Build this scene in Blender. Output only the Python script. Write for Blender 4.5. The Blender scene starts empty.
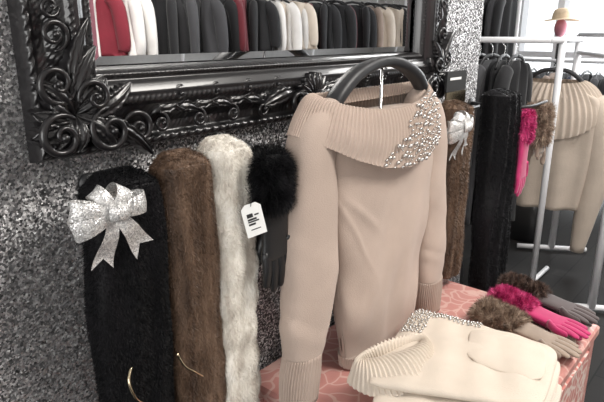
import bpy, math, numpy as np, random
from mathutils import Vector
rng=np.random.default_rng(7); random.seed(7)
scene=bpy.context.scene
try:
    scene.view_settings.view_transform='Standard'
except Exception: pass
pi=math.pi
# ------------------------------------------------------------------ materials
def newmat(name):
    m=bpy.data.materials.new(name); m.use_nodes=True
    nt=m.node_tree; b=nt.nodes["Principled BSDF"]; return m,nt,b
def N(nt,t,**kw):
    n=nt.nodes.new(t)
    for k,v in kw.items():
        if k in n.inputs: n.inputs[k].default_value=v
        else: setattr(n,k,v)
    return n
def ramp(nt,stops):
    r=nt.nodes.new("ShaderNodeValToRGB"); e=r.color_ramp.elements
    while len(e)<len(stops): e.new(.5)
    for i,(p,c) in enumerate(stops):
        e[i].position=p; e[i].color=(c[0],c[1],c[2],1)
    return r
def mapping(nt,scale):
    tc=N(nt,"ShaderNodeTexCoord"); mp=N(nt,"ShaderNodeMapping"); mp.inputs["Scale"].default_value=scale
    nt.links.new(tc.outputs["Object"],mp.inputs[0]); return mp
def plain(name,col,rough=.5,metal=0,coat=0,noise=0,nscale=20,bump=0,bscale=200,sheen=0,spec=.5):
    m,nt,b=newmat(name)
    b.inputs["Base Color"].default_value=(*col,1); b.inputs["Roughness"].default_value=rough
    b.inputs["Metallic"].default_value=metal; b.inputs["Coat Weight"].default_value=coat
    b.inputs["Sheen Weight"].default_value=sheen; b.inputs["Specular IOR Level"].default_value=spec
    mp=mapping(nt,(1,1,1))
    if noise:
        n=N(nt,"ShaderNodeTexNoise",Scale=nscale,Detail=4.0); nt.links.new(mp.outputs[0],n.inputs[0])
        r=ramp(nt,[(.3,[c*(1-noise) for c in col]),(.7,[min(1,c*(1+noise)) for c in col])])
        nt.links.new(n.outputs[0],r.inputs[0]); nt.links.new(r.outputs[0],b.inputs["Base Color"])
    if bump:
        n=N(nt,"ShaderNodeTexNoise",Scale=bscale,Detail=3.0); nt.links.new(mp.outputs[0],n.inputs[0])
        bp=N(nt,"ShaderNodeBump",Strength=bump,Distance=.002); nt.links.new(n.outputs[0],bp.inputs["Height"])
        nt.links.new(bp.outputs[0],b.inputs["Normal"])
    return m
def glitter(name,stops,scale,rough=.35,metal=.7,tilt=.9):
    m,nt,b=newmat(name); mp=mapping(nt,(1,1,1))
    v=N(nt,"ShaderNodeTexVoronoi",Scale=scale); nt.links.new(mp.outputs[0],v.inputs[0])
    sp=N(nt,"ShaderNodeSeparateColor"); nt.links.new(v.outputs["Color"],sp.inputs[0])
    r=ramp(nt,stops); nt.links.new(sp.outputs[0],r.inputs[0]); nt.links.new(r.outputs[0],b.inputs["Base Color"])
    b.inputs["Metallic"].default_value=metal; b.inputs["Roughness"].default_value=rough
    g=N(nt,"ShaderNodeNewGeometry")
    s=N(nt,"ShaderNodeVectorMath",operation="SUBTRACT"); s.inputs[1].default_value=(.5,.5,.5); nt.links.new(v.outputs["Color"],s.inputs[0])
    sc=N(nt,"ShaderNodeVectorMath",operation="SCALE"); sc.inputs["Scale"].default_value=tilt; nt.links.new(s.outputs[0],sc.inputs[0])
    a=N(nt,"ShaderNodeVectorMath",operation="ADD"); nt.links.new(g.outputs["Normal"],a.inputs[0]); nt.links.new(sc.outputs[0],a.inputs[1])
    no=N(nt,"ShaderNodeVectorMath",operation="NORMALIZE"); nt.links.new(a.outputs[0],no.inputs[0]); nt.links.new(no.outputs[0],b.inputs["Normal"])
    return m
def furmat(name,dark,mid,light,streak=(60,60,6),rnd=.3,spec=.35):
    m,nt,b=newmat(name); g=N(nt,"ShaderNodeNewGeometry")
    mp=mapping(nt,streak); n=N(nt,"ShaderNodeTexNoise",Scale=1.0,Detail=3.0); nt.links.new(mp.outputs[0],n.inputs[0])
    ma=N(nt,"ShaderNodeMath",operation="MULTIPLY_ADD"); ma.inputs[1].default_value=rnd; nt.links.new(g.outputs["Random Per Island"],ma.inputs[0])
    ms=N(nt,"ShaderNodeMath",operation="MULTIPLY_ADD"); ms.inputs[1].default_value=1.7; ms.inputs[2].default_value=-.50
    nt.links.new(n.outputs[0],ms.inputs[0]); nt.links.new(ms.outputs[0],ma.inputs[2])
    r=ramp(nt,[(.15,dark),(.5,mid),(.85,light)]); nt.links.new(ma.outputs[0],r.inputs[0]); nt.links.new(r.outputs[0],b.inputs["Base Color"])
    b.inputs["Roughness"].default_value=.5; b.inputs["Specular IOR Level"].default_value=spec
    return m
def knit(name,col,fine=380,strength=.5):
    m,nt,b=newmat(name); mp=mapping(nt,(1,1,1))
    n=N(nt,"ShaderNodeTexNoise",Scale=9.0,Detail=5.0); nt.links.new(mp.outputs[0],n.inputs[0])
    r=ramp(nt,[(.3,[c*.92 for c in col]),(.7,[min(1,c*1.05) for c in col])]); nt.links.new(n.outputs[0],r.inputs[0]); nt.links.new(r.outputs[0],b.inputs["Base Color"])
    n2=N(nt,"ShaderNodeTexNoise",Scale=float(fine),Detail=2.0); nt.links.new(mp.outputs[0],n2.inputs[0])
    bp=N(nt,"ShaderNodeBump",Strength=strength,Distance=.002); nt.links.new(n2.outputs[0],bp.inputs["Height"]); nt.links.new(bp.outputs[0],b.inputs["Normal"])
    b.inputs["Roughness"].default_value=.9; b.inputs["Sheen Weight"].default_value=.15; b.inputs["Specular IOR Level"].default_value=.15
    return m
M={}
M['glit']=glitter("silver_glitter_wallpaper",[(0,(.03,.03,.03)),(.38,(.12,.118,.12)),(.62,(.34,.33,.335)),(.85,(.75,.73,.74)),(.93,(1,1,1))],270.,.45,.35,1.2)
M['bow']=glitter("silver_glitter_ribbon",[(0,(.42,.41,.41)),(.6,(.72,.71,.7)),(1,(1,1,.98))],600.,.35,.5,.7)
M['frame']=plain("gloss_black_frame",(.012,.011,.012),.28,coat=.4)
m,nt,b=newmat("mirror_silvering"); b.inputs["Base Color"].default_value=(.86,.87,.88,1); b.inputs["Metallic"].default_value=1; b.inputs["Roughness"].default_value=.01; M['glass']=m
M['beige']=knit("dusty_beige_knit",(.455,.36,.305))
M['cream']=knit("cream_knit",(.62,.54,.46))
M['oat']=knit("oatmeal_knit",(.63,.55,.465))
M['oat2']=knit("oatmeal_mohair",(.58,.49,.41),90,.8)
M['black']=plain("black_cloth",(.012,.012,.014),.85,sheen=.2)
M['plast']=plain("black_velvet_hanger",(.02,.02,.022),.45)
M['white']=plain("white_powder_coat",(.8,.8,.82),.35)
M['metal']=plain("chrome",(.7,.7,.7),.2,metal=1)
M['gold']=plain("pale_gold_metal",(.85,.72,.5),.2,metal=1)
M['paper']=plain("white_card",(.85,.85,.83),.6)
M['ink']=plain("black_ink",(.02,.02,.02),.6)
M['pearl']=plain("pearl_beads",(.50,.48,.46),.18,metal=.6,coat=.6)
M['fblack']=furmat("black_faux_fur",(.004,.004,.005),(.007,.007,.008),(.013,.012,.014),(12,12,5),.3,.15)
M['fbrown']=furmat("brown_mink_faux_fur",(.05,.028,.017),(.120,.072,.046),(.24,.155,.105),(45,45,7),.22)
M['fcream']=furmat("cream_mink_faux_fur",(.50,.44,.38),(.80,.76,.69),(.94,.91,.86),(30,30,14),.2)
M['fpink']=furmat("magenta_faux_fur",(.20,.01,.05),(.52,.03,.16),(.8,.12,.32))
M['ftaupe']=furmat("taupe_faux_fur",(.09,.06,.045),(.27,.19,.14),(.5,.4,.31))
M['fdark']=furmat("dark_brown_faux_fur",(.02,.012,.01),(.075,.045,.035),(.22,.15,.12))
M['fbeige']=furmat("beige_faux_fur",(.25,.18,.13),(.5,.4,.31),(.72,.63,.52))
M['leather']=plain("black_leather",(.012,.012,.013),.4,bump=.3,bscale=300)
M['gpink']=plain("magenta_suede",(.45,.02,.12),.85,sheen=.3,noise=.12,nscale=30)
M['gtaupe']=plain("taupe_suede",(.30,.23,.18),.85,sheen=.3,noise=.12,nscale=30)
M['gdark']=plain("dark_brown_suede",(.075,.055,.055),.8,sheen=.3,noise=.12,nscale=30)
# ------------------------------------------------------------------ mesh builder
class MB:
    def __init__(s): s.V=[];s.F=[];s.m=[];s.mats=[];s.n=0
    def mi(s,k):
        if k not in s.mats: s.mats.append(k)
        return s.mats.index(k)
    def add(s,V,F,mat):
        V=np.asarray(V,float).reshape(-1,3); i=s.mi(mat)
        s.V.append(V); s.F+= [tuple(int(a)+s.n for a in f) for f in F]; s.m+=[i]*len(F); s.n+=len(V)
    def build(s,name,parent=None,smooth=True):
        me=bpy.data.meshes.new(name); V=np.concatenate(s.V)
        me.from_pydata(V.tolist(),[],s.F); me.polygons.foreach_set("material_index",s.m)
        me.polygons.foreach_set("use_smooth",[smooth]*len(s.F))
        for k in s.mats: me.materials.append(M[k] if isinstance(k,str) else k)
        me.update(); o=bpy.data.objects.new(name,me); scene.collection.objects.link(o)
        if parent: o.parent=parent
        return o
def empty(name):
    o=bpy.data.objects.new(name,None); scene.collection.objects.link(o); return o
def grid_faces(nr,nc,wrap=False):
    F=[]
    for i in range(nr-1):
        for j in range(nc if wrap else nc-1):
            k=(j+1)%nc; F.append((i*nc+j,i*nc+k,(i+1)*nc+k,(i+1)*nc+j))
    return F
def resample(P,n):
    P=np.asarray(P,float); m=len(P)
    if m==2:
        t=np.linspace(0,1,n)[:,None]; return P[0]*(1-t)+P[1]*t
    Q=np.vstack([2*P[0]-P[1],P,2*P[-1]-P[-2]]); out=[]
    for u in np.linspace(0,m-1,n):
        i=min(int(u),m-2); t=u-i; a,b,c,d=Q[i],Q[i+1],Q[i+2],Q[i+3]
        out.append(.5*((2*b)+(-a+c)*t+(2*a-5*b+4*c-d)*t*t+(-a+3*b-3*c+d)*t**3))
    return np.array(out)
def sweep(mb,path,rx,ry,side,mat,n=20,m=None,power=2.,ribs=0,amp=0,horiz=False,disp=None,cap=True):
    path=np.asarray(path,float); k=len(path)
    if m is None: m=k
    arr=np.hstack([path,np.asarray(np.broadcast_to(rx,k),float)[:,None],np.asarray(np.broadcast_to(ry,k),float)[:,None]])
    A=resample(arr,m); P=A[:,:3]; RX=np.maximum(A[:,3],1e-4); RY=np.maximum(A[:,4],1e-4)
    T=np.gradient(P,axis=0); T/=np.linalg.norm(T,axis=1)[:,None]+1e-12
    if horiz: T[:]=(0,0,-1)
    S=np.asarray(side,float)[None]-T*(T@np.asarray(side,float))[:,None]; S/=np.linalg.norm(S,axis=1)[:,None]+1e-12
    Nn=np.cross(T,S)
    th=np.linspace(0,2*pi,n,endpoint=False); c=np.cos(th); s_=np.sin(th)
    cx=np.sign(c)*np.abs(c)**(2/power); sx=np.sign(s_)*np.abs(s_)**(2/power)
    V=np.zeros((m,n,3))
    for i in range(m):
        rr=1+0*th
        if ribs: rr=rr+ (amp/max(RX[i],.01))*np.cos(ribs*th)
        V[i]=P[i]+S[i]*(RX[i]*cx*rr)[:,None]+Nn[i]*(RY[i]*sx*rr)[:,None]
    if disp: V=disp(V,P,th)
    V=V.reshape(-1,3); F=grid_faces(m,n,True)
    if cap:
        a=len(V); V=np.vstack([V,P[0],P[-1]])
        F+=[(a,(j+1)%n,j) for j in range(n)]+[(a+1,(m-1)*n+j,(m-1)*n+(j+1)%n) for j in range(n)]
    mb.add(V,F,mat); return V,F
def tube(mb,path,r,mat,n=10,m=None):
    p=np.asarray(path,float); d=p[-1]-p[0]; side=np.array([0,0,1.]) if abs(d[2])<.7*np.linalg.norm(d)+1e-9 else np.array([1.,.13,0])
    return sweep(mb,path,r,r,side,mat,n=n,m=m)
def sphere(mb,c,r,mat,nu=10,nv=7,sc=(1,1,1)):
    V=[];
    for i in range(nv+1):
        a=pi*i/nv
        for j in range(nu):
            b_=2*pi*j/nu; V.append((c[0]+r*sc[0]*math.sin(a)*math.cos(b_),c[1]+r*sc[1]*math.sin(a)*math.sin(b_),c[2]+r*sc[2]*math.cos(a)))
    mb.add(V,grid_faces(nv+1,nu,True),mat)
def box(mb,a,b,mat):
    x0,y0,z0=a;x1,y1,z1=b
    V=[(x0,y0,z0),(x1,y0,z0),(x1,y1,z0),(x0,y1,z0),(x0,y0,z1),(x1,y0,z1),(x1,y1,z1),(x0,y1,z1)]
    mb.add(V,[(0,3,2,1),(4,5,6,7),(0,1,5,4),(1,2,6,5),(2,3,7,6),(3,0,4,7)],mat)
def fur(mb,V,F,count,length,comb,mat,up=.5,width=.0011,jit=.35,clump=.3):
    V=np.asarray(V); Q=[f for f in F if len(f)==4]; Q=np.array(Q)
    a,b_,c,d=V[Q[:,0]],V[Q[:,1]],V[Q[:,2]],V[Q[:,3]]
    nn=np.cross(c-a,d-b_); ar=np.linalg.norm(nn,axis=1)+1e-12; nn/=ar[:,None]
    idx=rng.choice(len(Q),count,p=ar/ar.sum()); u=rng.random((count,1)); v=rng.random((count,1))
    P=(a[idx]*(1-u)+b_[idx]*u)*(1-v)+(d[idx]*(1-u)+c[idx]*u)*v
    n_=nn[idx]
    D=n_*up+np.asarray(comb,float)+rng.normal(0,jit,(count,3))*.5
    cl=np.stack([np.sin(P[:,2]*95+P[:,0]*140+3*np.sin(P[:,1]*60)),np.sin(P[:,0]*120+P[:,2]*70+1.3),np.sin(P[:,1]*110+P[:,2]*130)],1)
    D+=cl*clump; D/=np.linalg.norm(D,axis=1)[:,None]
    dn=(D*n_).sum(1)[:,None]; D=np.where(dn<.12,D+n_*(.15-dn),D); D/=np.linalg.norm(D,axis=1)[:,None]
    L=length*(.6+.8*rng.random((count,1)))
    R=rng.normal(0,1,(count,3)); W=np.cross(D,n_*.6+R*.5); W/=np.linalg.norm(W,axis=1)[:,None]+1e-9
    W*=width/2
    mid=P+D*L*.55; bend=np.asarray([0,0,-1.])*L*.12; tip=P+D*L+bend
    VV=np.stack([P-W,P+W,mid+W*.8,mid-W*.8,tip],1).reshape(-1,3)
    FF=[]
    for i in range(count):
        k=5*i; FF.append((k,k+1,k+2,k+3)); FF.append((k+3,k+2,k+4))
    mb.add(VV,FF,mat)
# ------------------------------------------------------------------ room shell
def room():
    mb=MB(); box(mb,(-2.4,0,0),(2.17,.14,2.9),'glit'); mb.build("wall_left",smooth=False)
    M['wall']=plain("painted_wall",(.55,.54,.53),.8,noise=.05,bump=.1)
    M['wallw']=plain("white_painted_wood",(.75,.76,.78),.5)
    m,nt,b=newmat("dark_vinyl_floor"); mp=mapping(nt,(1,1,1))
    br=N(nt,"ShaderNodeTexBrick",Scale=1.0); br.inputs["Color1"].default_value=(.014,.013,.013,1); br.inputs["Color2"].default_value=(.024,.022,.021,1); br.inputs["Mortar"].default_value=(.006,.006,.006,1)
    br.inputs["Brick Width"].default_value=1.1; br.inputs["Row Height"].default_value=.16; br.inputs["Mortar Size"].default_value=.004
    nt.links.new(mp.outputs[0],br.inputs[0]); nt.links.new(br.outputs[0],b.inputs["Base Color"]); b.inputs["Roughness"].default_value=.6; b.inputs["Specular IOR Level"].default_value=.15; M['floor']=m
    M['ceil']=plain("white_ceiling",(.75,.74,.73),.9)
    mb=MB(); box(mb,(-2.4,-3.5,-.1),(7.2,3.2,0),'floor'); mb.build("floor",smooth=False)
    mb=MB(); box(mb,(-2.4,-3.5,2.9),(7.2,3.2,3.0),'ceil'); mb.build("ceiling",smooth=False)
    mb=MB(); box(mb,(-2.4,-3.5,0),(7.2,-3.4,2.9),'wall'); mb.build("wall_right",smooth=False)
    mb=MB(); box(mb,(2.03,3.1,0),(7.2,3.2,2.9),'wall'); box(mb,(2.03,.14,0),(2.17,3.1,2.9),'wall'); mb.build("wall_side",smooth=False)
    mb=MB()
    for a,b_ in [((6.7,-3.4,0),(6.8,3.1,.35)),((6.7,-3.4,2.6),(6.8,3.1,2.9)),((6.7,-3.4,.35),(6.8,-2.2,2.6)),((6.7,1.95,.35),(6.8,3.1,2.6))]:
        box(mb,a,b_,'wall')
    mb.build("wall_far",smooth=False)
    mb=MB()
    for y in (-2.2,-1.2,-.2,.42,1.06,1.5,1.9):
        box(mb,(6.66,y,.35),(6.84,y+.07,2.6),'wallw')
    for z in (.35,1.35,2.53): box(mb,(6.67,-2.2,z),(6.83,1.95,z+.06),'wallw')
    mb.build("window_1",smooth=False)
    mb=MB()
    for a,b_ in [((-2.5,-3.5,0),(-2.4,.14,.5)),((-2.5,-3.5,2.5),(-2.4,.14,3.0)),((-2.5,-3.5,.5),(-2.4,-3.1,2.5)),((-2.5,-.35,.5),(-2.4,.14,2.5))]:
        box(mb,a,b_,'wall')
    mb.build("wall_near",smooth=False)
    mb=MB()
    for y in (-3.1,-1.75,-.42): box(mb,(-2.49,y,.5),(-2.41,y+.07,2.5),'wallw')
    for z in (.5,2.44): box(mb,(-2.49,-3.1,z),(-2.41,-.35,z+.06),'wallw')
    mb.build("window_2",smooth=False)
room()
# ------------------------------------------------------------------ ornate mirror
def mirror():
    par=empty("ornate_wall_mirror")
    I=[(.525,1.553),(1.63,1.553),(1.63,2.35),(.525,2.35)]; O=[(.400,1.40),(1.82,1.40),(1.82,2.50),(.400,2.50)]
    prof_t=[0,.02,.06,.12,.18,.30,.42,.58,.70,.80,.86,.92,.97,1.0]
    prof_h=[0,.020,.030,.033,.026,.020,.030,.048,.052,.044,.036,.038,.030,.012]
    mb=MB(); nt_=56
    for k in range(4):
        I0,I1=np.array(I[k]),np.array(I[(k+1)%4]); O0,O1=np.array(O[k]),np.array(O[(k+1)%4])
        L=np.linalg.norm(I1-I0); nu=int(L/.0035); V=[]
        for i in range(nu+1):
            u=i/nu; l=u*L
            lc=abs(l-L/2)
            for j in range(nt_+1):
                t=j/nt_; p=(O0*(1-u)+O1*u)*(1-t)+(I0*(1-u)+I1*u)*t
                h=np.interp(t,prof_t,prof_h)
                w=lambda a,b: max(0.,math.sin(pi*min(1,max(0,(t-a)/(b-a)))))
                h+=.006*w(.0,.15)*abs(math.sin(pi*lc/.017+t*14))
                q=abs(math.sin(pi*lc/.055+3.2*(t-.35)*(1 if int(lc/.055)%2 else -1)))
                h+=.012*w(.18,.56)*(q**.6)*(.65+.35*math.cos(2*pi*lc/.0092+t*30))
                h+=.005*w(.55,.66)*abs(math.sin(pi*lc/.011))
                h+=.0045*w(.86,.96)*abs(math.sin(pi*lc/.010))
                V.append((p[0],-h-.001,p[1]))
        mb.add(V,grid_faces(nu+1,nt_+1),'frame')
    def leaf(x,z,ang,L,W,lift=.05,arch=.02,curl=0.,lob=5):
        ns,nw=26,13; V=[]
        for i in range(ns):
            s=i/(ns-1); a=ang+curl*s*s
            cx=x+L*s*math.cos(ang+curl*s*.5); cz=z+L*s*math.sin(ang+curl*s*.5)
            hw=W*math.sin(pi*min(1,s*.93+.05))**.75*(.72+.28*abs(math.cos(pi*lob*s)))
            for j in range(nw):
                w=-1+2*j/(nw-1)
                hh=lift+arch*math.sin(pi*s)-.014*abs(w)**1.6+.004*math.cos(w*9)+.010*s**3 -(.006 if j in(0,nw-1) else 0)-(.005*math.exp(-(w/.12)**2))
                back=-.35*abs(w)*hw
                V.append((cx-math.sin(a)*w*hw+math.cos(a)*back*-1,-hh,cz+math.cos(a)*w*hw+math.sin(a)*back*-1))
        mb.add(V,grid_faces(ns,nw),'frame')
        V2=[(v[0],v[1]+.012,v[2]) for v in V]; mb.add(V2,grid_faces(ns,nw),'frame')
    def scroll(x,z,a0,r0,turns=1.4,d=1,r=.009,lift=.055):
        P=[];R=[]
        for i in range(40):
            t=i/39; rr=r0*(1-t)**.85+.004; a=a0+d*turns*2*pi*t
            P.append((x+rr*math.cos(a),-lift-.010*t,z+rr*math.sin(a))); R.append(r*(1-.55*t)*(.4+.6*min(1,t*5)))
        sweep(mb,P,R,R,(0,1,0),'frame',n=9); sphere(mb,(x,-lift-.012,z),r*.9,'frame')
    for (cx,cz,dx,dz) in [(.462,1.478,1,1),(1.73,1.475,-1,1),(1.73,2.43,-1,-1),(.462,2.43,1,-1)]:
        A=lambda deg: math.atan2(dz*math.sin(math.radians(deg)),dx*math.cos(math.radians(deg)))
        s=dx*dz
        for deg,L,W in [(225,.080,.024),(195,.070,.020),(255,.073,.020),(165,.055,.016),(285,.06,.016),(0,.12,.024),(90,.12,.020),(20,.085,.018),(70,.085,.016),(-20,.09,.02),(112,.08,.016),(-8,.17,.018),(98,.16,.014),(210,.05,.014),(240,.05,.014)]:
            leaf(cx,cz,A(deg),L,W,.048+.012*random.random(),.018,curl=.8*random.choice((-1,1)),lob=8)
        scroll(cx+dx*.055,cz-dz*.03,A(90),.036,1.5,s,.008,.066); scroll(cx-dx*.03,cz+dz*.055,A(0),.032,1.5,-s,.007,.062)
        scroll(cx-dx*.035,cz-dz*.03,A(45),.034,1.5,s,.008,.07); scroll(cx+dx*.12,cz-dz*.035,A(180),.028,1.5,-s,.007,.05); scroll(cx-dx*.02,cz+dz*.13,A(-90),.022,1.4,s,.006,.05)
        scroll(cx+dx*.03,cz+dz*.03,A(200),.026,1.3,-s,.006,.07)
    for (cx,cz,ax) in [(1.08,1.477,0),(1.08,2.43,0),(.462,1.95,1),(1.735,1.95,1)]:
        for i in range(9):
            a=(i-4)*.32+(pi/2 if ax==0 else 0); leaf(cx,cz-.02 if ax==0 else cz,a,.062,.015,.06,.012,lob=3)
        for sgn in (-1,1):
            if ax==0:
                scroll(cx+sgn*.06,cz-.02,pi/2,.028,1.5,sgn,.008,.06); leaf(cx+sgn*.05,cz,0 if sgn>0 else pi,.12,.024,.05,.015,curl=.4)
            else:
                scroll(cx,cz+sgn*.06,0,.028,1.5,sgn,.008,.06); leaf(cx,cz+sgn*.05,sgn*pi/2,.12,.020,.05,.015,curl=.4)
        sphere(mb,(cx,-.078,cz-.012),.014,'frame',12,9)
    for zz in (1.472,2.44):
        for i,x in enumerate(np.arange(.62,1.58,.046)):
            if abs(x-1.08)<.13: continue
            sgn=1 if i%2 else -1; d=0 if x<1.08 else pi
            leaf(x,zz-.010*sgn,d+sgn*.55,.066,.017,.036,.012,curl=-sgn*1.1,lob=5); scroll(x+.016,zz+.026*sgn,-sgn*pi/2,.015,1.3,sgn,.005,.044)
            leaf(x,zz+.012*sgn,d-sgn*.9,.036,.009,.040,.008,curl=sgn*.7,lob=3)
    for xx in (.462,1.73):
        for i,z in enumerate(np.arange(1.63,2.3,.05)):
            if abs(z-1.95)<.13: continue
            sgn=1 if i%2 else -1
            leaf(xx-.010*sgn,z,pi/2+sgn*.5,.062,.015,.036,.012,curl=-sgn*.9,lob=5); scroll(xx+.018*sgn,z+.02,0,.013,1.2,sgn,.0045,.044)
    mb.build("carved_frame",par)
    mb=MB(); a=(.52,1.548,1.635,2.355); bv=.022
    V=[(a[0],-.006,a[1]),(a[2],-.006,a[1]),(a[2],-.006,a[3]),(a[0],-.006,a[3]),(a[0]+bv,-.0085,a[1]+bv),(a[2]-bv,-.0085,a[1]+bv),(a[2]-bv,-.0085,a[3]-bv),(a[0]+bv,-.0085,a[3]-bv)]
    mb.add(V,[(0,1,5,4),(1,2,6,5),(2,3,7,6),(3,0,4,7),(4,5,6,7)],'glass'); mb.build("bevelled_glass",par,smooth=False)
mirror()
# ------------------------------------------------------------------ accessory rail
def rail():
    mb=MB(); tube(mb,[(.47,-.075,1.345),(2.16,-.075,1.345)],.008,'plast',n=10)
    for x in (.5,.9,1.5,2.12): tube(mb,[(x,0,1.345),(x,-.075,1.345)],.007,'plast',n=8); sweep(mb,[(x,0,1.345),(x,-.006,1.345)],.02,.02,(1,0,0),'plast')
    tube(mb,[(2.14,-.075,1.345),(2.14,-.21,1.345),(2.38,-.21,1.345)],.006,'plast',n=8,m=20)
    mb.build("accessory_hanging_rail")
rail()
# ------------------------------------------------------------------ fur scarves
def scarf(xs,zt,zb,ws,dpt,mat,count,L,y=-.12,up=.65,width=.0009,seg=0,clump=.07,jit=.35,comb=(0,-.05,-.55),sa=.045,fold=.0045):
    mb=MB(); zs=np.linspace(zt,zb,len(xs)); n=len(xs)
    zs[1]=zt-.035
    P=[(xs[i],y,zs[i]) for i in range(n)]; top=[(xs[0],y+.015,zt+.018)]
    ry=[dpt*.75]+[dpt]*(n-1)
    def disp(V,Pp,th):
        z=V[:,:,2]; f=1+.03*np.sin(z*27+V[:,:,0]*20)+(sa*np.sin(z*2*pi/seg) if seg else 0)
        c=Pp[:,None,:]; D=V-c; D[:,:,:2]*=f[:,:,None]
        fo=fold*np.sin(V[:,:,0]*110+1.5*np.sin(z*9)); D[:,:,1]+=np.where(D[:,:,1]<0,-fo,0)
        return c+D
    V,F=sweep(mb,top+P,[ws[0]*.55]+list(ws),[.006]+ry,(1,0,0),mat,n=60,m=90,power=2.8,horiz=True,disp=disp)
    fur(mb,V,F,count,L,comb,mat,up=up,width=width,clump=clump,jit=jit)
    return mb
mb=scarf([.492,.494,.490,.488,.492,.498],1.372,.78,[.056,.068,.074,.072,.066,.062],.040,'fblack',70000,.0045,clump=0,jit=.30,up=.9,fold=.003)
def hook(mb,x,z,s=1):
    P=[(x,-.166,z+.03),(x-.012*s,-.176,z+.012),(x-.006*s,-.181,z-.02),(x+.012*s,-.176,z-.045)]
    sweep(mb,P,.0035,.0022,(0,1,0),'gold',n=8,m=24)
hook(mb,.452,1.02); mb.build("black_faux_fur_scarf")
mb=scarf([.618,.620,.626,.628,.628,.624],1.385,.76,[.050,.060,.062,.060,.058,.056],.040,'fbrown',56000,.005,clump=.03)
P=[(.547,-.170,1.035),(.558,-.177,1.005),(.577,-.180,.985),(.599,-.176,.962)]; sweep(mb,P,.0035,.0022,(0,1,0),'gold',n=8,m=24)
mb.build("brown_faux_fur_scarf")
mb=scarf([.722,.724,.728,.730,.733,.735],1.398,.72,[.044,.052,.056,.056,.055,.054],.042,'fcream',54000,.0055,seg=.075,sa=.05,clump=.03); mb.build("cream_faux_fur_scarf")
mb=scarf([1.69,1.70,1.70,1.71,1.71],1.385,.80,[.055,.065,.068,.068,.06],.045,'fbrown',24000,.007,y=-.14,width=.0015,clump=.03); mb.build("brown_faux_fur_scarf.001")
mb=scarf([2.0,2.01,2.03,2.04,2.05,2.05],1.40,.50,[.085,.095,.10,.10,.095,.09],.05,'fblack',24000,.006,y=-.165,width=.0016,clump=0,jit=.3,up=.9,fold=.008); mb.build("black_faux_fur_scarf.001")
# ------------------------------------------------------------------ gloves
def glove(mb,o,d,side,mat,furm,nrm,L=.24,fl=.012,cuff=.07,cw=.05,ct=.026,count=6000,furw=.0013,thumb=1,spread=1.,flat=1.):
    o=np.array(o,float); d=np.array(d,float); d/=np.linalg.norm(d); side=np.array(side,float); side-=d*(side@d); side/=np.linalg.norm(side); nn=np.array(nrm,float)
    p0=o+d*cuff*.7; arm=L*.28; palm=L*.62
    sweep(mb,[p0,o+d*(cuff+arm*.5),o+d*(cuff+arm),o+d*palm*1.0+d*cuff*.3,o+d*(palm+cuff*.35)],[.040,.036,.037,.042,.037],[.013*flat,.012*flat,.011*flat,.011*flat,.009*flat],side,mat,n=24,m=18,power=2.8)
    base=o+d*(palm+cuff*.25)
    for i,(sx,fl_,sp) in enumerate([(-.029,.066,-.13),(-.0098,.082,-.03),(.0095,.078,.04),(.028,.060,.13)]):
        b0=base+side*sx; dd=d+side*sp*spread
        sweep(mb,[b0-dd*.012,b0+dd*fl_*.4+nn*.003,b0+dd*fl_*.8+nn*.001,b0+dd*fl_-nn*.001,b0+dd*(fl_+.004)-nn*.002],[.0112,.0108,.0100,.0078,.002],[.0085*flat,.008*flat,.0068*flat,.0055*flat,.002],side,mat,n=12,m=14,power=2.4)
    b0=o+d*(cuff+arm*.95)+side*.03*thumb
    sweep(mb,[b0,b0+side*.018*thumb+d*.03,b0+side*.020*thumb+d*.06,b0+side*.018*thumb+d*.066],[.014,.0115,.009,.002],[.009*flat,.009*flat,.007*flat,.002],nn,mat,n=12,m=12)
    V,F=sweep(mb,[o-d*.004,o+d*.006,o+d*cuff*.5,o+d*cuff*.95,o+d*cuff*1.05],[cw*.6,cw*.92,cw,cw*.88,cw*.5],[ct*.6,ct*.9,ct,ct*.9,ct*.45],side,furm,n=26,m=18)
    fur(mb,V,F,count,fl,d*.15,furm,up=.9,width=furw,jit=.7,clump=.45)
def pair(name,o,d,side,mat,furm,nrm,off,**kw):
    mb=MB(); o=np.array(o,float)
    glove(mb,o,d,side,mat,furm,nrm,**kw); glove(mb,o+np.array(off,float),np.array(d)+np.array(side)*.06,side,mat,furm,nrm,thumb=-1,**kw); mb.build(name)
pair("black_fur_cuff_gloves",(.785,-.195,1.372),(.04,0,-1),(1,0,0),'leather','fblack',(0,-1,0),(.03,.045,.0),L=.29,fl=.020,cuff=.095,cw=.038,ct=.024,count=14000,furw=.001,spread=.3)
pair("magenta_fur_cuff_gloves",(2.125,-.225,1.325),(.02,0,-1),(1,0,0),'gpink','fpink',(0,-1,0),(.05,.03,.0),L=.34,fl=.016,cuff=.10,cw=.034,ct=.020,count=4000,furw=.002,spread=.3)
pair("taupe_fur_cuff_gloves",(2.315,-.225,1.33),(.03,0,-1),(1,0,0),'gtaupe','ftaupe',(0,-1,0),(.04,.045,.0),L=.15,fl=.02,cuff=.14,cw=.045,ct=.026,count=5000,furw=.002,spread=.3)
Z0=.762
kw=dict(spread=.5,flat=.8,ct=.026)
pair("taupe_fur_cuff_gloves.001",(1.560,-.350,Z0+.030),(-.20,-1,-.055),(1,-.2,0),'gtaupe','ftaupe',(0,0,1),(-.05,-.012,.018),L=.30,fl=.019,cuff=.125,cw=.050,count=8000,**kw)
pair("magenta_fur_cuff_gloves.001",(1.668,-.350,Z0+.030),(-.24,-1,-.055),(1,-.25,0),'gpink','fpink',(0,0,1),(-.035,-.015,.020),L=.29,fl=.018,cuff=.11,cw=.043,count=8000,**kw)
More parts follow.
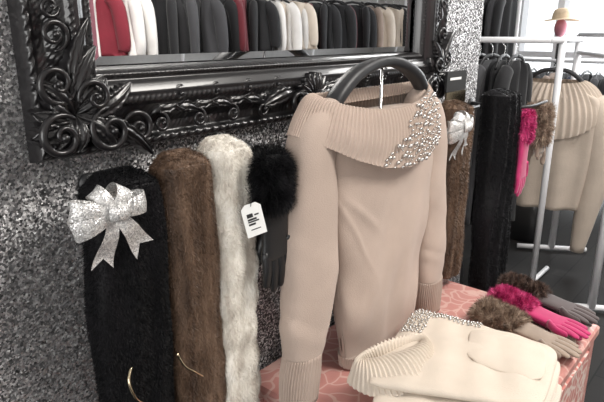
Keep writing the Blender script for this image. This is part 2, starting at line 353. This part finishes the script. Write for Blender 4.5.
pair("dark_brown_fur_cuff_gloves",(1.758,-.345,Z0+.036),(-.20,-1,-.075),(1,-.25,0),'gdark','fdark',(0,0,1),(-.03,-.012,.022),L=.29,fl=.019,cuff=.12,cw=.043,count=8000,**kw)
# ------------------------------------------------------------------ bows
def bow(name,c,s=1.,rot=0.):
    mb=MB(); cx,cy,cz=c
    def R(x,y,z):
        return (cx+(x*math.cos(rot)-z*math.sin(rot))*s,cy+y*s,cz+(x*math.sin(rot)+z*math.cos(rot))*s)
    def loop(ang,L,w):
        V=[];n=28
        for i in range(n):
            t=i/(n-1); a=2*pi*t
            x=L*.5*(1-math.cos(a)); y=-.020*math.sin(a)-.01; ww=w*(.30+.70*math.sin(pi*t)**.7)
            for j in range(5):
                q=(j/4-.5)*ww; yy=y-.004*math.cos(q/ww*pi)
                V.append(R(x*math.cos(ang)-q*math.sin(ang),yy,x*math.sin(ang)+q*math.cos(ang)))
        mb.add(V,grid_faces(n,5),'bow')
    def tail(ang,L,w):
        V=[];n=14
        for i in range(n):
            t=i/(n-1); x=L*t; ww=w*(.45+.65*t)
            for j in range(5):
                q=(j/4-.5)*ww; e=-(1-abs(j/2-1))*.02*(t**6)
                xx=x+e; V.append(R(xx*math.cos(ang)-q*math.sin(ang),-.008-.012*math.sin(t*5),xx*math.sin(ang)+q*math.cos(ang)))
        mb.add(V,grid_faces(n,5),'bow')
    tail(-1.75,.112,.040); tail(-.95,.122,.044)
    loop(3.45,.078,.038); loop(2.95,.076,.034); loop(.05,.068,.040); loop(2.2,.050,.028); loop(1.0,.046,.032)
    sweep(mb,[R(-.013,-.03,0),R(0,-.038,0),R(.013,-.03,0)],[.016*s]*3,[.012*s]*3,(0,0,1),'bow',n=14,m=7)
    return mb.build(name)
bow("silver_glitter_bow",(.430,-.184,1.350),.88,.0)
bow("silver_glitter_bow.001",(1.565,-.215,1.345),.95,.1)
# ------------------------------------------------------------------ price tags
def tag(name,c,w,h,rot,yaw):
    mb=MB(); cx,cy,cz=c
    def R(x,z,y=0):
        a=x*math.cos(rot)-z*math.sin(rot); q=x*math.sin(rot)+z*math.cos(rot)
        return (cx+a*math.cos(yaw)-y*math.sin(yaw),cy+a*math.sin(yaw)+y*math.cos(yaw),cz+q)
    pts=[(-w/2,-h/2),(w/2,-h/2),(w/2,h*.38),(w*.28,h/2),(-w*.28,h/2),(-w/2,h*.38)]
    V=[R(x,z,0) for x,z in pts]+[R(x,z,.001) for x,z in pts]
    mb.add(V,[(0,1,2,3,4,5),(11,10,9,8,7,6)]+[(i,6+i,6+(i+1)%6,(i+1)%6) for i in range(6)],'paper')
    for (x0,z0,x1,z1) in [(-.012,.0,.006,.004),(-.012,-.010,.002,-.006),(-.012,-.004,.010,-.001),(-.012,.006,.0,.014),(.003,.008,.012,.011),(-.01,-.02,.01,-.018)]:
        V=[R(x0,z0,-.0006),R(x1,z0,-.0006),R(x1,z1,-.0006),R(x0,z1,-.0006)]; mb.add(V,[(0,1,2,3)],'ink')
    sweep(mb,[R(0,h*.42,-.001),R(.006,h*.7,0),R(.002,h*.95,.01)],.0007,.0007,(0,1,0),'ink',n=5,m=10)
    mb.build(name,smooth=False)
tag("price_tag",(.706,-.222,1.270),.040,.066,.22,-.45)
mb=MB(); box(mb,(1.70,-.105,1.425),(1.84,-.098,1.49),'ink'); box(mb,(1.70,-.107,1.385),(1.84,-.1,1.424),'gold'); box(mb,(1.72,-.106,1.462),(1.80,-.1051,1.47),'paper'); box(mb,(1.76,-.098,1.42),(1.78,-.06,1.44),'ink'); mb.build("shop_sign_card",smooth=False)
# ------------------------------------------------------------------ hung beige jumper
def jumper():
    par=empty("beige_knit_jumper")
    mb=MB()
    zs=[1.43,1.38,1.30,1.18,1.05,.92,.84,.79]
    xl=[.99,.95,.955,.975,1.00,1.02,1.035,1.045]; xr=[1.33,1.40,1.42,1.415,1.40,1.385,1.375,1.37]
    P=[((a+b_)/2,-.195,z) for a,b_,z in zip(xl,xr,zs)]; rx=[(b_-a)/2 for a,b_ in zip(xl,xr)]
    ry=[.045,.055,.055,.052,.050,.046,.044,.042]
    def disp(V,Pp,th):
        X,Y,Z=V[:,:,0].copy(),V[:,:,1],V[:,:,2]
        fr=(Y<-.2)
        low=np.clip((1.25-Z)/.4,0,1)
        w=.0045*np.sin(X*38+Z*9+1.)*low+.0025*np.sin(X*71-Z*13)*low+.003*np.sin(X*17-Z*24)
        w+=.005*np.sin(Z*36+X*30)*np.exp(-((X-1.03)/.06)**2)*low+.004*np.sin(Z*33-X*25)*np.exp(-((X-1.38)/.05)**2)
        w+=.005*np.exp(-(((X-1.02)*.8+(Z-1.22))/.012)**2)*np.clip((1.16-X)/.12,0,1)*np.clip((X-.97)/.05,0,1)
        w+=.004*np.exp(-(((X-1.02)*1.6+(Z-1.16))/.014)**2)*np.clip((1.14-X)/.1,0,1)
        V[:,:,1]=Y+np.where(fr,-w,w*.5); return V
    sweep(mb,P,rx,ry,(1,0,0),'beige',n=220,m=110,power=2.9,horiz=True,disp=disp)
    sweep(mb,[(1.207,-.195,.80),(1.207,-.195,.765)],[.165,.16],[.044,.042],(1,0,0),'beige',n=480,m=12,power=2.9,ribs=64,amp=.0022,horiz=True)
    mb.build("body",par)
    def slv(name,P,rx,ry,cuffP,crx,cry,ph):
        mb=MB()
        def disp(V,Pp,th):
            for i in range(len(Pp)):
                z=Pp[i,2]; c=Pp[i]; k=np.clip((z-.86)/.1,0,1)*np.clip((1.42-z)/.1,0,1)
                a=.022*np.sin(z*40+2*np.sin(th+ph))+.02*np.sin(2*th+z*16+ph)+.03*np.exp(-((z-1.13+.05*np.cos(th))/.02)**2)+.035*np.exp(-((z-.945+.03*np.cos(th))/.016)**2)-.03*np.exp(-((z-.975+.03*np.cos(th))/.012)**2)
                V[i]=c+(V[i]-c)*(1+a*k)[:,None]
            return V
        sweep(mb,P,rx,ry,(1,0,0),'beige',n=64,m=110,power=2.5,disp=disp)
        sweep(mb,cuffP,crx,cry,(1,0,0),'beige',n=360,m=14,ribs=38,amp=.0026,power=2.4)
        mb.build(name,par)
    slv("sleeve_left",[(.98,-.20,1.435),(.925,-.20,1.41),(.900,-.20,1.365),(.900,-.20,1.28),(.896,-.203,1.17),(.884,-.21,1.05),(.864,-.215,.965),(.849,-.22,.905)],
        [.045,.058,.062,.068,.076,.080,.068,.052],[.035,.042,.044,.044,.043,.041,.038,.033],
        [(.850,-.22,.912),(.843,-.22,.86),(.838,-.22,.79)],[.050,.055,.053],[.034,.033,.030],0.)
    slv("sleeve_right",[(1.33,-.20,1.43),(1.39,-.20,1.395),(1.420,-.20,1.33),(1.435,-.20,1.24),(1.448,-.20,1.12),(1.456,-.205,1.0),(1.453,-.21,.93),(1.45,-.215,.885)],
        [.045,.055,.058,.058,.060,.062,.056,.046],[.035,.042,.044,.043,.042,.042,.038,.034],
        [(1.450,-.215,.892),(1.453,-.215,.84),(1.455,-.215,.775)],[.048,.053,.053],[.035,.033,.030],2.)
    mb=MB(); nth=1200; ns=30
    cx0=1.148
    def oz(x):  return np.interp(x,[.84,.90,.98,1.075,1.18,1.30,1.40,1.46],[1.412,1.382,1.345,1.313,1.298,1.310,1.345,1.385])
    def col(th,s):
        c,sn=math.cos(th),math.sin(th)
        rx_=cx0+.232*c; ry_=-.195+.066*sn; front=max(0,-sn)
        rz=1.490-.045*front**1.3-.012*max(0,sn)
        ox=cx0+.303*c; oy=-.195+.088*sn; o_=oz(ox)
        if sn>=0: o_=(1.412*(1-c)/2+1.385*(1+c)/2)-.02*sn
        if s>=0:
            x=rx_+(ox-rx_)*s; y=ry_+(oy-ry_)*s; z=rz+(o_-rz)*s
            b_=.009*math.sin(pi*min(1,s*1.05)); x+=b_*.6*c; y+=b_*1.0*sn; z+=b_*.5+.005*math.sin(pi*min(1,s*2.2))
            y-= .003*math.sin(5*c+7*s)*front*s
        else:
            x=rx_-(.02*-s)*c; y=ry_-(.02*-s)*sn; z=rz+.05*s
        return np.array((x,y,z))
    V=[]
    for i in range(ns):
        s=-.6+1.6*i/(ns-1)
        for j in range(nth):
            th=2*pi*j/nth; p=col(th,s); r=.0021*math.cos(120*th)
            V.append((p[0]+r*math.cos(th)*.6,p[1]+r*math.sin(th),p[2]+r*.4))
    mb.add(V,grid_faces(ns,nth,True),'beige')
    V=[]
    for i in range(4):
        for j in range(120):
            th=2*pi*j/120; p=col(th,1.0); q=np.array((1.165+.25*math.cos(th),-.195+.05*math.sin(th),p[2]+.01)); V.append(p+(q-p)*i/3)
    mb.add(V,grid_faces(4,120,True),'beige'); mb.build("ribbed_fold_collar",par)
    mb=MB(); r2=random.Random(4); placed=[]; tries=0
    while len(placed)<180 and tries<30000:
        tries+=1
        th=-r2.uniform(.1,1.85); s=r2.uniform(.0,1.0)
        c_=.86+.42*s
        if r2.random()>max(.0,1-(abs(th+c_)/(.42+.32*s))): continue
        p=col(th,s); rad=r2.choice([.0025,.003,.0038,.0046,.0055])
        if any(np.linalg.norm(p-q)<rad+rr+.003 for q,rr in placed): continue
        placed.append((p,rad)); e=np.array((math.cos(th)*.4,math.sin(th),.25)); sphere(mb,p+e*(rad*.6+.002),rad,'pearl',10,7)
    mb.build("pearl_beading",par)
    hb=MB()
    sweep(hb,[(.955,-.20,1.430),(.99,-.20,1.478),(1.05,-.20,1.517),(1.12,-.20,1.538),(1.19,-.20,1.545),(1.26,-.20,1.533),(1.33,-.20,1.500),(1.385,-.20,1.445)],[.012,.016,.0155,.014,.014,.0145,.015,.012],[.017,.022,.02,.016,.016,.02,.022,.017],(0,0,1),'plast',n=20,m=60,power=2.6)
    tube(hb,[(1.165,-.20,1.53),(1.165,-.20,.775)],.0035,'metal',n=8,m=4)
    sweep(hb,[(1.165,-.20,.7625),(1.165,-.20,.774)],[.075,.07],[.045,.04],(1,0,0),'metal',n=40,m=3)
    hb.build("hanger_counter_stand",par)
jumper()
# ------------------------------------------------------------------ pink display chest
def table():
    def pinkmat(name,bg,line,w,sc):
        m,nt,b=newmat(name); mp=mapping(nt,(1,1,1))
        nz=N(nt,"ShaderNodeTexNoise",Scale=9.,Detail=1.); nt.links.new(mp.outputs[0],nz.inputs[0])
        mx=N(nt,"ShaderNodeVectorMath",operation="MULTIPLY_ADD"); mx.inputs[1].default_value=(.12,.12,.12); nt.links.new(nz.outputs["Color"],mx.inputs[0]); nt.links.new(mp.outputs[0],mx.inputs[2])
        vo=N(nt,"ShaderNodeTexVoronoi",Scale=sc); vo.feature='DISTANCE_TO_EDGE'; nt.links.new(mx.outputs[0],vo.inputs[0])
        r=ramp(nt,[(.0,line),(w*.6,line),(w,bg),(.5,[c*.92 for c in bg])]); nt.links.new(vo.outputs[0],r.inputs[0]); nt.links.new(r.outputs[0],b.inputs["Base Color"]); b.inputs["Roughness"].default_value=.4
        return m
    M['pinkp']=pinkmat("pink_scroll_print",(.60,.25,.22),(.76,.63,.57),.13,26.)
    M['pink']=pinkmat("pink_printed_top",(.56,.26,.23),(.66,.42,.37),.07,20.)
    mb=MB(); x0,x1,y0,y1=.85,1.745,-.645,-.03
    box(mb,(x0+.012,y0+.012,.06),(x1-.012,y1,.725),'pinkp')
    zz=[.725,.73,.752,.76]; ins=[.006,0,0,.006]
    V=[]
    for z,i in zip(zz,ins): V+=[(x0+i,y0+i,z),(x1-i,y0+i,z),(x1-i,y1,z),(x0+i,y1,z)]
    F=grid_faces(4,4,True)+[(12,13,14,15),(3,2,1,0)]; mb.add(V,F,'pink')
    for (a,c) in [((x0+.008,y0+.008,.0),(x0+.05,y0+.05,.725)),((x1-.05,y0+.008,0),(x1-.008,y0+.05,.725)),((x0+.008,y1-.05,0),(x0+.05,y1,.725)),((x1-.05,y1-.05,0),(x1-.008,y1,.725))]: box(mb,a,c,'pink')
    for z in (.62,.40,.18):
        box(mb,(x0+.08,y0+.002,z-.085),(x1-.08,y0+.014,z+.085),'pinkp')
        for fx in (.3,.7): sphere(mb,(x0+(x1-x0)*fx,y0-.004,z),.014,'gold')
    mb.build("pink_display_chest",smooth=False)
table()
# ------------------------------------------------------------------ folded jumpers
def slabpt(C,z0,t,wr,ph,ex,pull,u,v,side=1):
    p=(C[0]*(1-u)+C[1]*u)*(1-v)+(C[3]*(1-u)+C[2]*u)*v
    eu=1-abs(2*u-1)**ex; ev=1-abs(2*v-1)**ex; e=(max(0,eu*ev))**.5
    c=(C[0]+C[1]+C[2]+C[3])/4; q=abs((2*u-1)*(2*v-1))**5; p=p+(c-p)*pull*q
    w=wr*(math.sin(p[0]*55+p[1]*21+ph)+.7*math.sin(p[1]*70-p[0]*30+2*ph))*e
    z=z0+t*.5+(t*.5*e+w if side else -t*.5*e)
    return np.array((p[0],p[1],z))
def slab(mb,C,z0,t,mat,wr=.004,ph=0.,nu=60,nv=50,ex=7,pull=.05):
    C=[np.array(c,float) for c in C]; V=[]
    for side in (1,0):
        for i in range(nu):
            for j in range(nv):
                u=.5-.5*math.cos(pi*i/(nu-1)); v=.5-.5*math.cos(pi*j/(nv-1))
                V.append(slabpt(C,z0,t,wr,ph,ex,pull,u,v,side))
    n=nu*nv; F=grid_faces(nu,nv); F2=[tuple(reversed([a+n for a in f])) for f in F]
    mb.add(V,F+F2,mat)
    return lambda u,v: slabpt(C,z0,t,wr,ph,ex,pull,u,v)
def folded():
    T=.7605
    mb=MB()
    slab(mb,[(.870,-.42),(1.02,-.70),(1.33,-.665),(1.25,-.31)],T,.034,'cream',.0015,1.)
    slab(mb,[(.863,-.41),(1.025,-.705),(1.335,-.65),(1.24,-.30)],T+.032,.034,'cream',.002,2.)
    mb.build("folded_cream_jumper")
    mb=MB()
    slab(mb,[(.872,-.385),(1.03,-.70),(1.32,-.655),(1.275,-.272)],T+.065,.036,'oat',.0028,3.)
    f=slab(mb,[(.885,-.360),(1.06,-.69),(1.315,-.645),(1.280,-.268)],T+.096,.034,'oat',.0036,4.5,pull=.07)
    slab(mb,[(1.10,-.50),(1.12,-.665),(1.290,-.625),(1.255,-.44)],T+.119,.018,'oat',.0022,1.5,ex=3,pull=.2)
    nth=700; ns=30; V=[]
    ax=np.array((.93,-.36)); ay=np.array((.36,.93)); ctr=np.array((1.020,-.350))
    for i in range(ns):
        s=-.55+1.55*i/(ns-1); s2=max(s,0)
        for j in range(nth):
            th=2*pi*j/nth; c,sn=math.cos(th),math.sin(th)
            a=.088+.032*s2+(.022*s if s<0 else 0)
            if sn<0: b_=.016+.098*s2*(1-.30*c)+(.014*s if s<0 else 0)
            else: b_=.016+.020*s2+(.014*s if s<0 else 0)
            q=ctr+ax*a*c+ay*b_*sn
            z=T+.137+.010*math.sin(pi*min(1,s2*1.2))-.022*s2**3+(.040*s if s<0 else 0)-.034*max(0,-c)*s2
            rb=.0021*math.cos(56*th); V.append((q[0]+rb*ay[0]*sn,q[1]+rb*sn*.9,z+rb*.8))
    mb.add(V,grid_faces(ns,nth,True),'oat')
    r2=random.Random(9); placed=[]; tries=0
    while len(placed)<190 and tries<9000:
        tries+=1
        if r2.random()<.55: u,v=r2.uniform(.02,.16),r2.uniform(.60,.985)
        else: u,v=r2.uniform(.02,.50),r2.uniform(.86,.985)
        p=f(u,v)+np.array((0,0,.002)); rad=r2.choice([.0028,.0034,.0042])
        if any(np.linalg.norm(p-q)<rad+c+.0015 for q,c in placed): continue
        placed.append((p,rad)); sphere(mb,p,rad,'pearl',8,6)
    mb.build("folded_pearl_jumper")
    mb=MB(); V,F=sweep(mb,[(.850,-.37,.785),(.845,-.43,.787),(.862,-.50,.787),(.90,-.57,.785)],[.022,.028,.030,.026],[.02,.022,.022,.02],(1,.3,0),'fbeige',n=24,m=30)
    fur(mb,V,F,6000,.014,(0,-.2,-.1),'fbeige',up=.8,jit=.7); mb.build("beige_fur_headband")
folded()
# ------------------------------------------------------------------ generic hung garments & racks
def garment(mb,c,wd,L,mat,hw=.20,dp=.035,ph=0.,sleeves=True,hanger=True,flare=1.1):
    c=np.array(c,float); wd=np.array(wd,float); nd=np.array((-wd[1],wd[0],0)); top=c-np.array((0,0,.10))
    S=[0,.02,.05,.12,.4,.75,1.]; W=[.05,.10,hw*.82,hw*.92,hw*.9,hw*1.0*flare**.5,hw*flare]
    P=[top-np.array((0,0,s*L)) for s in S]
    def disp(V,Pp,th):
        for i in range(len(Pp)):
            k=i/len(Pp); V[i]+= nd*( (.012+.02*k)*np.sin(7*np.cos(th)+ph+k*1.5)*np.sign(np.sin(th)+1e-6))[:,None]
        return V
    sweep(mb,P,W,[dp*.5,dp*.8,dp,dp,dp*1.1,dp*1.2,dp*1.3],wd,mat,n=40,m=24,power=2.3,horiz=True,disp=disp)
    if sleeves:
        for sg in (-1,1):
            a=top+wd*sg*hw*.74-np.array((0,0,.05*1)); 
            sweep(mb,[a,a+wd*sg*.06-np.array((0,0,.08)),a+wd*sg*.085-np.array((0,0,.3)),a+wd*sg*.075-np.array((0,0,min(L*.8,.58)))],[.05,.055,.05,.04],[.035,.04,.035,.03],wd,mat,n=16,m=16)
    if hanger:
        for sg in (-1,1): sweep(mb,[top+np.array((0,0,.03)),top+wd*sg*.09+np.array((0,0,.012)),top+wd*sg*hw*.85-np.array((0,0,.045))],[.007]*3,[.012]*3,nd,'plast',n=8,m=10)
        sweep(mb,[top+np.array((0,0,.03)),top+np.array((0,0,.075)),top+np.array((0,0,.10))+nd*.018,top+np.array((0,0,.115)),top+np.array((0,0,.10))-nd*.016],[.002]*5,[.002]*5,wd,'metal',n=6,m=18)
def cm(name,c,r=.85):
    k="cloth_"+name
    if k not in M: M[k]=plain(name+"_cloth",c,r,sheen=.15,noise=.1,nscale=8)
    return k
BK=cm("black",(.012,.012,.014)); CH=cm("charcoal",(.05,.05,.055)); RD=cm("burgundy",(.12,.012,.02)); RED=cm("red",(.20,.015,.03)); WH=cm("white",(.72,.70,.68)); CR=cm("cream",(.62,.54,.46)); PK=cm("dusty_pink",(.40,.14,.18)); NV=cm("navy",(.02,.025,.05)); GR=cm("grey",(.22,.22,.23)); TP=cm("taupe",(.3,.23,.19))
def wallrack():
    par=empty("clothes_rack_with_garments"); mb=MB(); rz=2.02
    tube(mb,[(1.3,-2.85,rz),(6.4,-2.85,rz)],.016,'white',n=12,m=3)
    for x in (1.35,3.0,4.7,6.35):
        tube(mb,[(x,-2.85,rz),(x,-2.85,.02)],.016,'white',n=12,m=3); tube(mb,[(x,-3.15,.02),(x,-2.55,.02)],.016,'white',n=12,m=3)
    mb.build("rail",par); mb=MB()
    seq=[PK,PK,RED,PK,RED,WH,WH,BK,BK,BK,CH,BK,BK,RD,RD,BK,WH,WH,CR,WH,RD,BK,BK,BK,RD,BK,BK,TP,CR,CR,CR,BK,CR]
    x=1.45; i=0; r=random.Random(12)
    while x<6.3:
        f=(x-1.45)/4.85
        k=seq[int(f*len(seq))%len(seq)]; a=.75*math.sin(i*2.4)-.25
        garment(mb,(x,-2.85+.03*math.sin(i*5),rz-.02),(math.sin(a),math.cos(a),0),.42+.5*r.random(),k,hw=.19+.04*r.random(),ph=i*1.3,dp=.045,flare=1.0+.35*r.random()); x+=.085+.06*r.random(); i+=1
    mb.build("garments",par)
wallrack()
def rack1():
    par=empty("clothes_rack_with_garments.001"); mb=MB()
    for y in (.12,1.5):
        tube(mb,[(3.6,y,0.02),(3.6,y,1.57)],.020,'white',n=14,m=3); tube(mb,[(3.38,y,1.57),(3.98,y,1.57)],.017,'white',n=12,m=3); tube(mb,[(3.35,y,.02),(3.9,y,.02)],.016,'white',n=12,m=3)
    for x in (3.38,3.82): tube(mb,[(x,.12,1.57),(x,1.5,1.57)],.016,'white',n=12,m=3)
    mb.build("rail",par); mb=MB()
    y=.30;i=0; seq=[BK,BK,CH,BK,RD,BK,RED,RD,BK,GR,BK,BK]
    while y<1.45:
        garment(mb,(3.38,y,1.555),(1,.1*math.sin(i*2.1),0),1.0,seq[i%12],hw=.17,ph=i*1.9,dp=.028,sleeves=i%2==0); y+=.075; i+=1
    mb.build("garments",par)
rack1()
def cowl_jumper():
    mb=MB(); c=np.array((3.96,.250,0.)); wd=(-.22,.97,0)
    zs=[1.27,1.23,1.17,1.0,.80,.62,.45]; W=[.10,.24,.30,.30,.29,.27,.25]
    wdn=np.array(wd)/np.linalg.norm(wd); nd=np.array((-wdn[1],wdn[0],0))
    def disp(V,Pp,th):
        for i in range(len(Pp)): V[i]+=nd*(.02*np.sin(9*np.cos(th)+.04*i)*np.sign(np.sin(th)+1e-6))[:,None]
        return V
    sweep(mb,[(c[0],c[1],z) for z in zs],W,[.06,.09,.10,.10,.10,.10,.10],wd,'oat2',n=60,m=40,power=2.3,horiz=True,disp=disp)
    for sg in (-1,1):
        a=np.array((c[0],c[1],1.20))+wdn*sg*.25
        sweep(mb,[a,a+wdn*sg*.06-np.array((0,0,.15)),a+wdn*sg*.08-np.array((0,0,.5)),a+wdn*sg*.05-np.array((0,0,.80)),a+wdn*sg*.03-np.array((0,0,1.05))],[.06,.09,.085,.07,.045],[.05,.07,.065,.06,.045],wd,'oat2',n=20,m=24)
    V=[];nth=480;ns=16
    for i in range(ns):
        s=i/(ns-1)
        for j in range(nth):
            th=2*pi*j/nth; a=.18+.13*math.sin(pi*.55*s); b_=.07+.085*math.sin(pi*.6*s); r=.007*math.cos(40*th)
            front=max(0,-(nd[0]*math.sin(th)))
            z=1.315-.03*s-.17*s**1.5-.16*s*front-.02*front
            p=c+wdn*(a+r)*math.cos(th)+nd*(b_+r)*math.sin(th); V.append((p[0],p[1],z))
    mb.add(V,grid_faces(ns,nth,True),'oat2')
    top=np.array((c[0],c[1],1.33))
    for sg in (-1,1): sweep(mb,[top+np.array((0,0,.05)),top+wdn*sg*.10+np.array((0,0,.03)),top+wdn*sg*.24-np.array((0,0,.09))],[.008]*3,[.014]*3,nd,'plast',n=8,m=10)
    sweep(mb,[top+np.array((0,0,.04)),top+np.array((0,0,.17)),top+np.array((-.0,-.02,.22)),top+np.array((0,-.06,.255)),top+np.array((0,-.12,.245))],[.004]*5,[.004]*5,nd,'plast',n=6,m=20)
    mb.build("oatmeal_cowl_neck_jumper")
cowl_jumper()
def rack2():
    mb=MB(); a=np.array((3.44,-.285)); b_=np.array((4.3,.22))
    for p in (a,b_):
        tube(mb,[(p[0],p[1],.03),(p[0],p[1],1.6)],.024,'white',n=14,m=3)
    for z in (1.6,1.48): tube(mb,[(a[0],a[1],z),(b_[0],b_[1],z)],.015,'white',n=12,m=3)
    d=(b_-a)/np.linalg.norm(b_-a); n_=np.array((-d[1],d[0]))
    for p in (a,b_): tube(mb,[(p[0]-n_[0]*.25,p[1]-n_[1]*.25,.03),(p[0]+n_[0]*.25,p[1]+n_[1]*.25,.03)],.018,'white',n=12,m=3)
    mb.build("clothes_rack")
rack2()
def rack3():
    par=empty("clothes_rack_with_garments.002"); mb=MB()
    tube(mb,[(5.2,1.0,2.05),(5.2,2.2,2.05)],.016,'white',n=12,m=3)
    for y in (1.0,2.2): tube(mb,[(5.2,y,.02),(5.2,y,2.05)],.016,'white',n=12,m=3)
    mb.build("rail",par); mb=MB(); y=1.10;i=0
    while y<2.15:
        garment(mb,(5.2,y,2.03),(1,.1*math.sin(i*2.1),0),1.15,[BK,CH,BK,BK,NV,GR][i%6],hw=.2,ph=i*1.9,dp=.035); y+=.08; i+=1
    mb.build("garments",par)
    par=empty("clothes_rack_with_garments.003"); mb=MB()
    tube(mb,[(5.9,-.9,1.35),(5.9,1.5,1.35)],.016,'white',n=12,m=3)
    for y in (-.9,1.5): tube(mb,[(5.9,y,.02),(5.9,y,1.35)],.016,'white',n=12,m=3)
    mb.build("rail",par); mb=MB(); y=-.85;i=0
    while y<1.45:
        garment(mb,(5.9,y,1.335),(1,.1*math.sin(i*2.1),0),1.05,[BK,CH,BK,NV,BK,TP][i%6],hw=.2,ph=i*1.9,dp=.035); y+=.10; i+=1
    mb.build("garments",par)
rack3()
def hatstand():
    M['straw']=plain("straw",(.62,.48,.33),.8,bump=.6,bscale=150)
    mb=MB(); x,y=6.35,.98
    tube(mb,[(x,y,.0),(x,y,1.62)],.018,'plast',n=10,m=3); sweep(mb,[(x,y,.0),(x,y,.03)],.16,.16,(1,0,0),'plast',n=24)
    sphere(mb,(x,y,1.66),.075,PK,16,12,(.9,.8,1.25))
    mb.build("hat_stand")
    mb=MB(); V=[]
    prof=[(.17,1.735),(.16,1.742),(.10,1.748),(.095,1.76),(.09,1.80),(.075,1.84),(.04,1.855),(.002,1.858)]
    for r,z in prof:
        for j in range(28):
            a=2*pi*j/28; V.append((x+r*math.cos(a),y+r*math.sin(a),z+.01*math.sin(2*a)*(r/.18)))
    mb.add(V,grid_faces(len(prof),28,True),'straw'); mb.build("straw_sun_hat")
hatstand()
def bag(name,c,w,d,h,mat):
    mb=MB(); x,y,z=c
    sweep(mb,[(x,y,z),(x,y,z+.01),(x,y,z+h*.5),(x,y,z+h*.9),(x,y,z+h)],[w*.45,w*.5,w*.52,w*.42,w*.36],[d*.45,d*.5,d*.5,d*.3,d*.1],(0,1,0),mat,n=30,m=16,power=4)
    sweep(mb,[(x,y-w*.2,z+h*.95),(x,y-w*.17,z+h*1.3),(x,y+w*.17,z+h*1.3),(x,y+w*.2,z+h*.95)],[.008]*4,[.008]*4,(1,0,0),mat,n=8,m=24); mb.build(name)
bag("black_handbag",(3.2,.62,.0),.34,.16,.28,'leather'); bag("black_handbag.001",(4.45,.55,.0),.36,.18,.3,'leather'); bag("navy_shopping_bag",(2.75,.55,.0),.3,.16,.34,NV)
# ------------------------------------------------------------------ lights
def area(name,loc,size,sy,power,rot,col=(1,.97,.93)):
    l=bpy.data.lights.new(name,"AREA"); l.shape='RECTANGLE'; l.size=size; l.size_y=sy; l.energy=power; l.color=col
    o=bpy.data.objects.new(name,l); o.location=loc; o.rotation_euler=rot; scene.collection.objects.link(o); return o
area("ceiling_light_1",(1.7,-1.6,2.85),1.2,.8,74,(0,0,0),(1,.96,.90))
area("ceiling_light_2",(4.0,-1.0,2.85),1.2,.8,54,(0,0,0),(1,.98,.95))
area("window_daylight_1",(6.6,0,1.7),3.2,1.8,130,(0,math.radians(90),0),(.95,.98,1))
area("window_daylight_2",(-2.35,-1.8,1.6),2.0,2.4,64,(0,math.radians(-90),0),(1,.98,.95))
w=bpy.data.worlds.new("World"); scene.world=w; w.use_nodes=True; w.node_tree.nodes["Background"].inputs[0].default_value=(.95,.98,1,1); w.node_tree.nodes["Background"].inputs[1].default_value=1.6
# ------------------------------------------------------------------ camera
cam=bpy.data.cameras.new("camera"); cam.sensor_width=36; cam.lens=560/604*36; cam.clip_start=.02
co=bpy.data.objects.new("camera",cam); scene.collection.objects.link(co); co.location=(0,-.95,1.61)
co.rotation_euler=(pi/2-math.atan(168/560),0,math.radians(40.7-90)); scene.camera=co
